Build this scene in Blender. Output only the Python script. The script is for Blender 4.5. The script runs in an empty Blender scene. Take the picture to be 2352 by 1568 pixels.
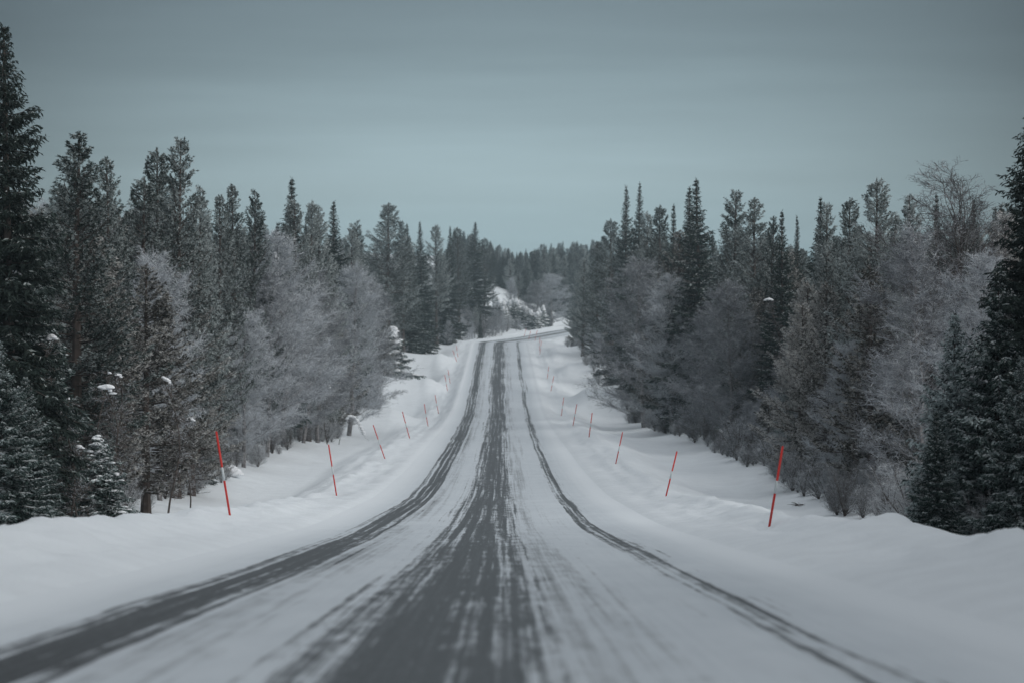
import bpy, math, random
import numpy as np
PI = math.pi
R = math.radians
scene = bpy.context.scene
COL = scene.collection

# ------------------------------------------------------------------ camera
F = 5553.0                       # focal length in pixels of a 2352 px wide frame
cd = bpy.data.cameras.new('camera')
cam = bpy.data.objects.new('camera', cd); COL.objects.link(cam)
cam.location = (0, 0, 0); cam.rotation_euler = (R(90), 0, 0)
cd.sensor_width = 36; cd.lens = 85
cd.clip_start = 0.1; cd.clip_end = 4000
cd.dof.use_dof = True; cd.dof.focus_distance = 78; cd.dof.aperture_fstop = 1.6
scene.camera = cam

# ------------------------------------------------------------------ light
SUN_EL, SUN_ROT = R(27), R(118)      # rotation measured clockwise from +Y
w = bpy.data.worlds.new('World'); scene.world = w; w.use_nodes = True
nt = w.node_tree; nt.nodes.clear()
def nn(t, kind, **kw):
    n = t.nodes.new(kind)
    for k, v in kw.items():
        setattr(n, k, v)
    return n
out = nn(nt, 'ShaderNodeOutputWorld'); bg = nn(nt, 'ShaderNodeBackground')
sky = nn(nt, 'ShaderNodeTexSky'); sky.sky_type = 'NISHITA'; sky.sun_disc = False
sky.sun_elevation = SUN_EL; sky.sun_rotation = SUN_ROT
bg.inputs['Strength'].default_value = 0.1
tc = nn(nt, 'ShaderNodeTexCoord'); sep = nn(nt, 'ShaderNodeSeparateXYZ')
nt.links.new(tc.outputs['Generated'], sep.inputs[0])
ramp = nn(nt, 'ShaderNodeValToRGB')
# cloud layer radiance by elevation (times ten: the background strength is 0.1)
mp = nn(nt, 'ShaderNodeMapping'); mp.inputs['Scale'].default_value = (2.2, 2.2, 26)
nt.links.new(tc.outputs['Generated'], mp.inputs[0])
nz = nn(nt, 'ShaderNodeTexNoise'); nz.inputs['Scale'].default_value = 1.6; nz.inputs['Detail'].default_value = 4
nz.inputs['Roughness'].default_value = 0.5
nt.links.new(mp.outputs[0], nz.inputs['Vector'])
ad = nn(nt, 'ShaderNodeMath', operation='MULTIPLY_ADD'); ad.inputs[1].default_value = 0.035; 
nt.links.new(nz.outputs['Fac'], ad.inputs[0]); nt.links.new(sep.outputs['Z'], ad.inputs[2])
sb = nn(nt, 'ShaderNodeMath', operation='SUBTRACT'); sb.inputs[1].default_value = 0.0175
nt.links.new(ad.outputs[0], sb.inputs[0])
nt.links.new(sb.outputs[0], ramp.inputs[0])
els = ramp.color_ramp.elements
stops = [(0.0, (.245, .395, .59)), (0.03, (.265, .405, .59)), (0.045, (.31, .44, .61)), (0.07, (.38, .49, .64)),
         (0.095, (.37, .475, .585)), (0.12, (.335, .425, .535)), (0.15, (.275, .35, .44)), (0.24, (.24, .29, .33)), (0.42, (.55, .645, .70)), (1.0, (.95, 1.08, 1.15))]
els = ramp.color_ramp.elements
stops = [(0.0, (.285, .46, .60)), (0.03, (.305, .465, .59)), (0.045, (.35, .50, .62)), (0.07, (.415, .545, .655)),
         (0.095, (.385, .505, .60)), (0.12, (.33, .43, .515)), (0.15, (.265, .35, .415)), (0.24, (.22, .265, .30)), (0.42, (.54, .60, .65)), (1.0, (.93, .99, 1.06))]
els = ramp.color_ramp.elements
stops = [(0.0, (.20, .32, .375)), (0.03, (.205, .315, .36)), (0.042, (.235, .325, .36)), (0.065, (.245, .325, .355)),
         (0.09, (.205, .272, .30)), (0.115, (.15, .20, .222)), (0.15, (.115, .152, .17)), (0.24, (.22, .26, .29)), (0.42, (.55, .60, .64)), (1.0, (.95, .99, 1.04))]
els[0].position = 0; els[0].color = (*stops[0][1], 1)
els[1].position = 1; els[1].color = (*stops[-1][1], 1)
for p, c in stops[1:-1]:
    e = els.new(p); e.color = (*c, 1)
# sky colour dimmed to both sides, a corner falloff put into the cloud layer
mx = nn(nt, 'ShaderNodeMath', operation='MULTIPLY'); nt.links.new(sep.outputs['X'], mx.inputs[0]); nt.links.new(sep.outputs['X'], mx.inputs[1])
mr = nn(nt, 'ShaderNodeMapRange'); mr.inputs['From Min'].default_value = 0; mr.inputs['From Max'].default_value = 0.055
mr.inputs['To Min'].default_value = 9.0; mr.inputs['To Max'].default_value = 2.1
nt.links.new(mx.outputs[0], mr.inputs['Value'])
sc = nn(nt, 'ShaderNodeVectorMath', operation='SCALE')
n2w = nn(nt, 'ShaderNodeTexNoise'); n2w.inputs['Scale'].default_value = 1.0; n2w.inputs['Detail'].default_value = 5; n2w.inputs['Roughness'].default_value = .55
mp2 = nn(nt, 'ShaderNodeMapping'); mp2.inputs['Scale'].default_value = (4.5, 4.5, 62); mp2.inputs['Rotation'].default_value = (0, R(.6), 0)
nt.links.new(tc.outputs['Generated'], mp2.inputs[0]); nt.links.new(mp2.outputs[0], n2w.inputs['Vector'])
ma = nn(nt, 'ShaderNodeMath', operation='MULTIPLY_ADD'); ma.inputs[1].default_value = .42; ma.inputs[2].default_value = .79
nt.links.new(n2w.outputs['Fac'], ma.inputs[0])
mm_ = nn(nt, 'ShaderNodeMath', operation='MULTIPLY'); nt.links.new(ma.outputs[0], mm_.inputs[0]); nt.links.new(mr.outputs[0], mm_.inputs[1])
nt.links.new(ramp.outputs[0], sc.inputs[0]); nt.links.new(mm_.outputs[0], sc.inputs['Scale'])
mix = nn(nt, 'ShaderNodeMixRGB'); mix.inputs[0].default_value = 0.94
nt.links.new(sky.outputs[0], mix.inputs[1]); nt.links.new(sc.outputs[0], mix.inputs[2])
nt.links.new(mix.outputs[0], bg.inputs['Color']); nt.links.new(bg.outputs[0], out.inputs['Surface'])

sl = bpy.data.lights.new('sun', 'SUN'); so = bpy.data.objects.new('sun', sl); COL.objects.link(so)
sl.energy = 1.3; sl.angle = R(60); sl.color = (1.0, 0.985, 0.965)
so.rotation_euler = (PI/2 - SUN_EL, 0, PI - SUN_ROT)
so.location = (20, -20, 40)
scene.view_settings.view_transform = 'Standard'; scene.view_settings.look = 'None'
scene.view_settings.exposure = 0.74; scene.view_settings.gamma = 1.0
scene.cycles.max_bounces = 5
scene.cycles.volume_bounces = 0

# ------------------------------------------------------------------ helpers
def tag(o, label=None, cat=None, group=None, kind=None):
    if label: o['label'] = label
    if cat: o['category'] = cat
    if group: o['group'] = group
    if kind: o['kind'] = kind
    return o

class Geo:
    """collects quads (unshared) with a material index each"""
    def __init__(s): s.v = []; s.m = []
    def quads(s, q, m):
        q = np.asarray(q, dtype=np.float32).reshape(-1, 4, 3)
        s.v.append(q); s.m.append(np.broadcast_to(np.asarray(m, dtype=np.int32), (len(q),)).copy())
    def blades(s, b, d, ln, wd, m, rng, roll=None):
        """thin diamonds from base b along unit d"""
        b = np.atleast_2d(b); d = np.atleast_2d(d); n = len(b)
        ln = np.broadcast_to(ln, (n,))[:, None]; wd = np.broadcast_to(wd, (n,))[:, None]
        r = rng.normal(size=(n, 3)) if roll is None else np.broadcast_to(roll, (n, 3))
        s1 = np.cross(d, r); s1 /= (np.linalg.norm(s1, axis=1, keepdims=True) + 1e-9)
        mid = b + d*ln*0.42
        q = np.stack([b, mid + s1*wd/2, b + d*ln, mid - s1*wd/2], axis=1)
        s.quads(q, m)
    def ribbons(s, p, q, w0, w1, m, rng):
        p = np.atleast_2d(p); q = np.atleast_2d(q); d = q-p
        r = rng.normal(size=p.shape)
        s1 = np.cross(d, r); s1 /= (np.linalg.norm(s1, axis=1, keepdims=True) + 1e-9)
        w0 = np.broadcast_to(w0, (len(p),))[:, None]/2; w1 = np.broadcast_to(w1, (len(p),))[:, None]/2
        s.quads(np.stack([p-s1*w0, p+s1*w0, q+s1*w1, q-s1*w1], axis=1), m)
    def tube(s, pts, rad, m, sides=5):
        pts = np.asarray(pts, float); rad = np.asarray(rad, float)
        t = np.gradient(pts, axis=0); t /= (np.linalg.norm(t, axis=1, keepdims=True) + 1e-9)
        ref = np.array([0.31, 0.92, 0.22]) if abs(t[0][2]) > .6 else np.array([0, 0, 1.0])
        a = np.cross(t, ref); a /= (np.linalg.norm(a, axis=1, keepdims=True) + 1e-9)
        b = np.cross(t, a)
        an = np.linspace(0, 2*PI, sides, endpoint=False)
        ring = pts[:, None] + rad[:, None, None]*(np.cos(an)[None, :, None]*a[:, None] + np.sin(an)[None, :, None]*b[:, None])
        r2 = np.roll(ring, -1, axis=1)
        s.quads(np.stack([ring[:-1], r2[:-1], r2[1:], ring[1:]], axis=2).reshape(-1, 4, 3), m)
    def mesh(s, name, mats, weld=False):
        v = np.concatenate(s.v).reshape(-1, 3); mi = np.concatenate(s.m); n = len(mi)
        me = bpy.data.meshes.new(name)
        me.vertices.add(len(v)); me.vertices.foreach_set('co', v.ravel())
        me.loops.add(n*4); me.loops.foreach_set('vertex_index', np.arange(n*4, dtype=np.int32))
        me.polygons.add(n); me.polygons.foreach_set('loop_start', np.arange(n, dtype=np.int32)*4)
        me.polygons.foreach_set('loop_total', np.full(n, 4, dtype=np.int32))
        for mt in mats: me.materials.append(mt)
        me.polygons.foreach_set('material_index', mi)
        me.update(calc_edges=True)
        return me

def link(name, me, parent=None):
    o = bpy.data.objects.new(name, me); COL.objects.link(o)
    if parent: o.parent = parent
    return o

def vnoise(x, y, seed=0):
    x = np.asarray(x, float); y = np.asarray(y, float)
    xi = np.floor(x).astype(np.int64); yi = np.floor(y).astype(np.int64)
    fx = x-xi; fy = y-yi; fx = fx*fx*(3-2*fx); fy = fy*fy*(3-2*fy)
    def h(a, b):
        n = (a*374761393 + b*668265263 + seed*974711) & 0x7fffffff
        n = ((n ^ (n >> 13))*1274126177) & 0x7fffffff
        return ((n ^ (n >> 16)) & 0xffff)/32767.5 - 1
    return (h(xi, yi)*(1-fx)+h(xi+1, yi)*fx)*(1-fy) + (h(xi, yi+1)*(1-fx)+h(xi+1, yi+1)*fx)*fy

# ------------------------------------------------------------------ terrain
PY = [-150, -60, 0, 14, 23, 32, 60, 90, 117, 159, 190, 222, 241, 260, 279, 301, 330, 366, 392, 404, 416, 440, 490, 560, 700, 1000, 1400]
PZ = [7, 2.3, -1.15, -1.95, -2.48, -3.0, -4.57, -5.75, -6.25, -6.6, -6.85, -6.95, -6.75, -6.2, -5.45, -4.6, -3.4, -1.85, -.55, -.06, .05, .6, 2.15, 4, 7, 12, 16]
_yy = np.arange(-150, 1401, 1.0); _zz = np.interp(_yy, PY, PZ)
_k = np.hanning(23); _k /= _k.sum()
_zs = np.convolve(np.pad(_zz, 11, mode='edge'), _k, mode='valid')
def zroad(y): return np.interp(y, _yy, _zs)
def xroad(y):
    y = np.asarray(y, float)
    b = -0.38 - 0.0041*y
    t = np.clip(y-396, 0, None)
    q = np.where(t < 22, .004*t*t, .004*22*22 + .176*(t-22))
    return b + q
def rutsep(y): return np.interp(y, [0, 160, 260, 400], [1.0, 1.0, 1.09, 1.1])
EY = [-100, 0, 60, 90, 125, 160, 200, 240, 280, 330, 400, 500, 900]
EVL = [.36, .36, .22, -.2, -.12, -.05, -.55, -.85, -.95, -.6, -.1, .3, .5]
EVR = [.36, .36, .22, .10, .22, .30, -.1, -.5, -.65, -.5, -.1, .3, .5]
def sst(a, b, x):
    t = np.clip((x-a)/(b-a), 0, 1); return t*t*(3-2*t)
LA = [0, 4.25, 4.6, 5.4, 6.6, 7.6, 9.2, 11, 14, 18, 30, 60, 120, 600]
LB = [0, 0, .09, .06, .19, -.05, -.55, -.6, -.15, .25, 1.0, 2.2, 4, 10]
def hgt(x, y):
    x = np.asarray(x, float); y = np.asarray(y, float)
    u = x - xroad(y); a = np.abs(u)
    e = np.where(u < 0, np.interp(y, EY, EVL), np.interp(y, EY, EVR))
    a2 = a + .35*vnoise(y/9., np.sign(u)*7.3, 4)*sst(4.6, 6, a)
    z = zroad(y) + np.interp(a2, LA, LB) + e*sst(4.3, 6.4, a)
    off = sst(6.4, 10, a)
    z += off*(.26*vnoise(x/7, y/15, 1) + .10*vnoise(x/2.6, y/4.1, 2) + .5*vnoise(x/45+3, y/60, 3)*sst(14, 60, a))
    z += sst(4.4, 5.6, a)*(1-sst(7.4, 9, a))*(.10*vnoise(x/1.7, y/3.1, 5) + .06*vnoise(x/.5, y/.9, 6) + .06*np.clip(vnoise(x/.25, y/.4, 8), 0, 1) + .05*vnoise(u/.4, y/22, 9) + .22*np.clip(vnoise(x/.42, y/.75, 14)-.55, 0, 1))
    def bump(cy, sy, side, a0, a1, amp):
        s = (u*side > 0)*sst(a0, a0+3, a)*(1-sst(a1, a1+4, a))
        return 1.4*amp*np.exp(-((y-cy)/sy)**2)*s
    z += bump(262, 10, 1, 7, 15, 1.7) + bump(318, 12, 1, 6.5, 14, 1.3) + bump(366, 14, 1, 6, 14, 1.3)
    z += bump(226, 12, -1, 7, 15, 1.2) + bump(288, 12, -1, 6, 14, 1.5) + bump(345, 13, -1, 6, 15, 1.4)
    z += bump(240, 9, 1, 7, 15, -.45) + bump(292, 10, 1, 7, 14, -.5) + bump(258, 10, -1, 7, 14, -.45) + bump(316, 10, -1, 7, 15, -.4)
    # hill beyond the bend, left of the road
    z += np.where(u < 0, 1, 0)*sst(9, 34, a)*sst(470, 610, y)*9.5
    z += np.exp(-(((x+3.5)/7)**2 + ((y-545)/26)**2))*1.2
    z += (1-sst(-20, 40, x))*sst(560, 760, y)*6
    return z

def axis(segs):
    r = [segs[0][0]]
    for a, b, s in segs:
        n = max(1, int(round((b-a)/s))); r += list(a + (b-a)*(np.arange(n)+1)/n)
    return np.array(r)
def grid_mesh(name, us, ys, zf, mat, uv=False):
    U, Y = np.meshgrid(us, ys)
    X = U + xroad(Y)
    Z = zf(U, X, Y)
    v = np.stack([X, Y, Z], -1).reshape(-1, 3)
    nu, ny = len(us), len(ys)
    i = np.arange(nu-1)[None] + nu*np.arange(ny-1)[:, None]
    f = np.stack([i, i+1, i+1+nu, i+nu], -1).reshape(-1, 4).astype(np.int32)
    me = bpy.data.meshes.new(name)
    me.vertices.add(len(v)); me.vertices.foreach_set('co', v.astype(np.float32).ravel())
    n = len(f); me.loops.add(n*4); me.loops.foreach_set('vertex_index', f.ravel())
    me.polygons.add(n); me.polygons.foreach_set('loop_start', np.arange(n, dtype=np.int32)*4)
    me.polygons.foreach_set('loop_total', np.full(n, 4, dtype=np.int32))
    me.materials.append(mat)
    if uv:
        l = me.uv_layers.new(name='UVMap')
        uvs = np.stack([U/rutsep(Y), Y], -1).reshape(-1, 2)[f.ravel()]
        l.data.foreach_set('uv', uvs.astype(np.float32).ravel())
    me.update(calc_edges=True)
    me.polygons.foreach_set('use_smooth', np.ones(n, dtype=bool))
    return me

# ------------------------------------------------------------------ materials
def mat(name):
    m = bpy.data.materials.new(name); m.use_nodes = True
    t = m.node_tree; b = t.nodes['Principled BSDF']
    b.inputs['Specular IOR Level'].default_value = 0.2
    return m, t, b
def ramp_node(t, stops, src):
    r = nn(t, 'ShaderNodeValToRGB'); e = r.color_ramp.elements
    e[0].position, e[0].color = stops[0][0], (*stops[0][1], 1)
    e[1].position, e[1].color = stops[-1][0], (*stops[-1][1], 1)
    for p, c in stops[1:-1]:
        k = e.new(p); k.color = (*c, 1)
    t.links.new(src, r.inputs[0]); return r

def snow_mat(name, base=(.80, .84, .865), bump=.35, scale=1.0):
    m, t, b = mat(name)
    g = nn(t, 'ShaderNodeNewGeometry')
    n1 = nn(t, 'ShaderNodeTexNoise'); n1.inputs['Scale'].default_value = 1.1*scale; n1.inputs['Detail'].default_value = 6
    n2 = nn(t, 'ShaderNodeTexNoise'); n2.inputs['Scale'].default_value = 9*scale; n2.inputs['Detail'].default_value = 5
    for n in (n1, n2): t.links.new(g.outputs['Position'], n.inputs['Vector'])
    r = ramp_node(t, [(.3, tuple(c*.93 for c in base)), (.7, base)], n1.outputs['Fac'])
    t.links.new(r.outputs[0], b.inputs['Base Color'])
    a = nn(t, 'ShaderNodeMath', operation='MULTIPLY_ADD'); a.inputs[1].default_value = .25
    t.links.new(n2.outputs['Fac'], a.inputs[0]); t.links.new(n1.outputs['Fac'], a.inputs[2])
    bp = nn(t, 'ShaderNodeBump'); bp.inputs['Strength'].default_value = bump; bp.inputs['Distance'].default_value = .22
    t.links.new(a.outputs[0], bp.inputs['Height']); t.links.new(bp.outputs[0], b.inputs['Normal'])
    b.inputs['Roughness'].default_value = .75
    return m
SNOW = snow_mat('snow')
CLUMP = snow_mat('clump_snow', (.84, .86, .88), .5, 3)

def road_mat():
    m, t, b = mat('icy_asphalt')
    uv = nn(t, 'ShaderNodeUVMap'); uv.uv_map = 'UVMap'
    s = nn(t, 'ShaderNodeSeparateXYZ'); t.links.new(uv.outputs[0], s.inputs[0])
    def noise(su, sy, detail, rough=.55, dist=0, off=0):
        mp = nn(t, 'ShaderNodeMapping'); mp.inputs['Scale'].default_value = (su, sy, 1); mp.inputs['Location'].default_value = (off, off*.7, 0)
        t.links.new(uv.outputs[0], mp.inputs[0])
        n = nn(t, 'ShaderNodeTexNoise'); n.inputs['Scale'].default_value = 1; n.inputs['Detail'].default_value = detail
        n.inputs['Roughness'].default_value = rough; n.inputs['Distortion'].default_value = dist
        t.links.new(mp.outputs[0], n.inputs['Vector']); return n.outputs['Fac']
    def M(op, a, b_=None, c=None):
        n = nn(t, 'ShaderNodeMath', operation=op)
        for i, v in enumerate((a, b_, c)):
            if v is None: continue
            if isinstance(v, (int, float)): n.inputs[i].default_value = v
            else: t.links.new(v, n.inputs[i])
        return n.outputs[0]
    warp = noise(.15, .035, 3, off=5)
    u = M('MULTIPLY_ADD', M('SUBTRACT', warp, .5), .55, s.outputs['X'])
    st1 = noise(5.5, .022, 5, .62, .25)                 # long streaks
    st2 = noise(13.0, .07, 5, .68, .35, 3)             # finer, shorter streaks
    patch = noise(.9, .09, 3, .5, 0, 9)
    mott = noise(4.5, .9, 5, .6, .5, 6); fine = noise(38, .5, 3, .6, 0, 11)
    streak = M('ADD', M('ADD', M('MULTIPLY', st1, .42), M('MULTIPLY', st2, .24)), M('ADD', M('MULTIPLY', mott, .20), M('MULTIPLY', fine, .14)))
    def band(c, wd, k, bias=0.0, cm=0.0):
        d = M('DIVIDE', M('ABSOLUTE', M('SUBTRACT', u, c)), wd)
        v = M('SUBTRACT', 1.0 + bias, M('POWER', d, 2.0))
        v = M('MULTIPLY_ADD', M('SUBTRACT', streak, .5), k, v)
        if cm: v = M('MULTIPLY_ADD', comb, cm, v)
        return M('MULTIPLY_ADD', M('SUBTRACT', patch, .5), .9, v)
    comb = M('ADD', M('SINE', M('MULTIPLY_ADD', patch, 5.0, M('MULTIPLY', u, 23.0))), M('MULTIPLY', M('SINE', M('MULTIPLY_ADD', mott, 3.0, M('MULTIPLY', u, 51.0))), .6))
    bl = band(-2.58, .56, 7.0, -.1, .30); bl2 = band(-2.1, .95, 6.0, -.6)
    bm = band(-.1, .98, 7.0, -.10, .14); bm2 = band(.65, 1.3, 6.5, -.6)
    br = band(2.6, .36, 8, -.50, .22); br2 = band(1.8, 1.2, 6, -1.2)
    bout = band(-3.6, 1.2, 6, -1.6); bm3 = band(-1.2, .9, 6, -1.5)
    def soft(v, a=-.05, b_=.8):
        mr = nn(t, 'ShaderNodeMapRange', interpolation_type='SMOOTHSTEP')
        mr.inputs['From Min'].default_value = a; mr.inputs['From Max'].default_value = b_
        t.links.new(v, mr.inputs['Value']); return mr.outputs[0]
    v = bl
    for o in (bm, br): v = M('MAXIMUM', v, o)
    v2 = bl2
    for o in (bm2, br2, bout, bm3): v2 = M('MAXIMUM', v2, o)
    dark = M('MAXIMUM', soft(v), M('MULTIPLY', soft(v2, -.1, 1.1), .62))
    grit = noise(14, 3.5, 5, .6, 0, 2)
    sn = ramp_node(t, [(.25, (.48, .525, .56)), (.75, (.73, .775, .805))], M('ADD', M('MULTIPLY', streak, .7), M('MULTIPLY', noise(1.2, .4, 4), .3)))
    asp = ramp_node(t, [(.3, (.018, .020, .021)), (.52, (.036, .039, .041)), (.8, (.14, .152, .16))], M('ADD', M('MULTIPLY', st2, .6), M('MULTIPLY', grit, .4)))
    mx = nn(t, 'ShaderNodeMixRGB'); t.links.new(dark, mx.inputs[0]); t.links.new(sn.outputs[0], mx.inputs[1]); t.links.new(asp.outputs[0], mx.inputs[2])
    # at both edges the packed snow gives way to the loose snow of the verge
    ed = nn(t, 'ShaderNodeMapRange', interpolation_type='SMOOTHSTEP'); ed.inputs['From Min'].default_value = 2.9; ed.inputs['From Max'].default_value = 4.1
    t.links.new(M('ABSOLUTE', s.outputs['X']), ed.inputs['Value'])
    fx = nn(t, 'ShaderNodeMixRGB'); fx.inputs[2].default_value = (.78, .82, .845, 1)
    t.links.new(M('MULTIPLY', ed.outputs[0], M('SUBTRACT', 1.0, M('MULTIPLY', dark, .8))), fx.inputs[0]); t.links.new(mx.outputs[0], fx.inputs[1])
    t.links.new(fx.outputs[0], b.inputs['Base Color'])
    rr = nn(t, 'ShaderNodeMapRange'); rr.inputs['To Min'].default_value = .7; rr.inputs['To Max'].default_value = .48
    t.links.new(dark, rr.inputs['Value']); t.links.new(rr.outputs[0], b.inputs['Roughness'])
    bp = nn(t, 'ShaderNodeBump'); bp.inputs['Strength'].default_value = .3; bp.inputs['Distance'].default_value = .03
    t.links.new(M('SUBTRACT', streak, M('MULTIPLY', dark, .5)), bp.inputs['Height']); t.links.new(bp.outputs[0], b.inputs['Normal'])
    return m
ROAD = road_mat()

def foliage(name, dark, light, frost, amount, scale=5.0, rnd=.35):
    """needles or twigs with rime settled on them in patches"""
    m, t, b = mat(name)
    tc = nn(t, 'ShaderNodeTexCoord'); oi = nn(t, 'ShaderNodeObjectInfo')
    n1 = nn(t, 'ShaderNodeTexNoise'); n1.inputs['Scale'].default_value = scale; n1.inputs['Detail'].default_value = 3
    n2 = nn(t, 'ShaderNodeTexNoise'); n2.inputs['Scale'].default_value = .9; n2.inputs['Detail'].default_value = 2
    for n in (n1, n2): t.links.new(tc.outputs['Object'], n.inputs['Vector'])
    g = ramp_node(t, [(.3, dark), (.7, light)], n1.outputs['Fac'])
    def M(op, *a):
        n = nn(t, 'ShaderNodeMath', operation=op)
        for i, v in enumerate(a):
            if isinstance(v, (int, float)): n.inputs[i].default_value = v
            else: t.links.new(v, n.inputs[i])
        return n.outputs[0]
    geo = nn(t, 'ShaderNodeNewGeometry'); sp = nn(t, 'ShaderNodeSeparateXYZ'); t.links.new(geo.outputs['Normal'], sp.inputs[0])
    up = M('ABSOLUTE', sp.outputs['Z'])
    v = M('ADD', M('MULTIPLY', n1.outputs['Fac'], .9), M('MULTIPLY', n2.outputs['Fac'], .6))
    v = M('ADD', v, M('MULTIPLY', up, .35)); v = M('ADD', v, M('MULTIPLY', M('SUBTRACT', oi.outputs['Random'], .5), rnd))
    mr = nn(t, 'ShaderNodeMapRange', interpolation_type='SMOOTHSTEP')
    mr.inputs['From Min'].default_value = 1.25-amount; mr.inputs['From Max'].default_value = 1.6-amount
    t.links.new(v, mr.inputs['Value'])
    mx = nn(t, 'ShaderNodeMixRGB'); t.links.new(mr.outputs[0], mx.inputs[0]); t.links.new(g.outputs[0], mx.inputs[1]); mx.inputs[2].default_value = (*frost, 1)
    t.links.new(mx.outputs[0], b.inputs['Base Color']); b.inputs['Roughness'].default_value = .8
    return m
M_SPRUCE = foliage('spruce_needles', (0.012, 0.022, 0.018), (0.034, 0.052, 0.043), (.34, .39, .39), .22)
M_SPRUCE_D = foliage('vignetted_spruce_needles', (.012, .020, .017), (.03, .044, .038), (.22, .26, .26), .06)  # less rime, and needle colour darkened to stand for falloff at the frame edges
M_SPRUCE_F = foliage('spruce_needles_rimed', (0.016, 0.029, 0.026), (0.04, 0.064, 0.056), (.46, .53, .53), .36)
M_PINE = foliage('pine_needles', (0.015, 0.027, 0.023), (0.042, 0.06, 0.053), (.46, .51, .51), .42)
M_PINE_B = foliage('pine_needles_brownish', (0.028, 0.027, 0.021), (0.066, 0.062, 0.05), (.52, .515, .50), .44)
M_BIRCH = foliage('birch_twigs_rimed', (.165, .17, .185), (.285, .295, .315), (.48, .505, .535), .48, 3, .5)
M_BIRCHD = foliage('birch_twigs_dark', (.055, .048, .048), (.12, .11, .11), (.34, .35, .36), .28, 3)
M_BUSH = foliage('willow_twigs', (.10, .10, .105), (.20, .20, .21), (.48, .50, .52), .50, 4, .5)
M_FROST = foliage('rime', (.34, .37, .375), (.50, .535, .54), (.68, .71, .72), .45, 6)
M_RIMEP = foliage('rimed_pine_needles', (.20, .235, .23), (.34, .375, .37), (.50, .54, .54), .45, 6)
M_RIMEB = foliage('rimed_brownish_needles', (.24, .235, .22), (.38, .38, .36), (.54, .54, .53), .45, 6)
M_BARK = foliage('bark', (.05, .042, .038), (.12, .10, .09), (.30, .31, .32), .05, 4)
M_BARKP = foliage('pine_bark', (.05, .040, .036), (.10, .078, .068), (.32, .32, .32), .05, 4)
M_BARKB = foliage('birch_bark', (.09, .085, .085), (.32, .31, .31), (.4, .4, .4), .2, 6)

# ------------------------------------------------------------------ ground and road
us = axis([(-560, -160, 40), (-160, -60, 8), (-60, -22, 2.5), (-22, -10, .8), (-10, -7.6, .3), (-7.6, -4.2, .16), (-4.2, 4.2, .6), (4.2, 7.6, .16), (7.6, 10, .3), (10, 22, .8), (22, 60, 2.5), (60, 160, 8), (160, 560, 40)])
ys = axis([(-80, 8, 8), (8, 70, .35), (70, 130, .8), (130, 430, 1.6), (430, 640, 4), (640, 1180, 30)])
gm = grid_mesh('snow_ground', us, ys, lambda U, X, Y: hgt(X, Y) - .07*(1-sst(3.9, 4.25, np.abs(U))), SNOW)
tag(link('ground', gm), kind='structure')
RE = 4.3
ru = axis([(-RE, RE, .2)])
def zr(U, X, Y):
    a = np.abs(U); s = rutsep(Y)
    r = np.exp(-((a/s-2.6)/.35)**2)*.02 + np.exp(-(U/.8)**2)*.012
    z = zroad(Y) - r + .012 + .012*vnoise(U*2, Y/3, 21)*sst(2.9, 3.6, a)
    e = sst(3.5, RE, a)
    return z*(1-e) + (hgt(X, Y)+.004)*e
rys = axis([(-40, 8, 4), (8, 70, .5), (70, 430, 1), (430, 640, 2.5), (640, 760, 8)])
tag(link('road', grid_mesh('road', ru, rys, zr, ROAD, uv=True)), kind='structure')

# ------------------------------------------------------------------ tree makers
def unit(v): return v/(np.linalg.norm(v, axis=-1, keepdims=True)+1e-9)
def trunk_geo(H, r0, rng, m=0, lean=.12, n=14, top=1.0, sides=7):
    t = np.linspace(0, top, n); g = Geo()
    off = np.cumsum(rng.normal(0, lean*H/14/8, (n, 2)), axis=0); off -= off[0]
    pts = np.stack([off[:, 0], off[:, 1], t*H - .35*(t == 0)], 1)
    rad = r0*(1-t/top*.96)**.85 + .006; rad[0] *= 1.35
    g.tube(pts, rad, m, sides)
    return g, pts
def on_trunk(pts, z): return np.array([np.interp(z, pts[:, 2], pts[:, 0]), np.interp(z, pts[:, 2], pts[:, 1]), z])

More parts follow.
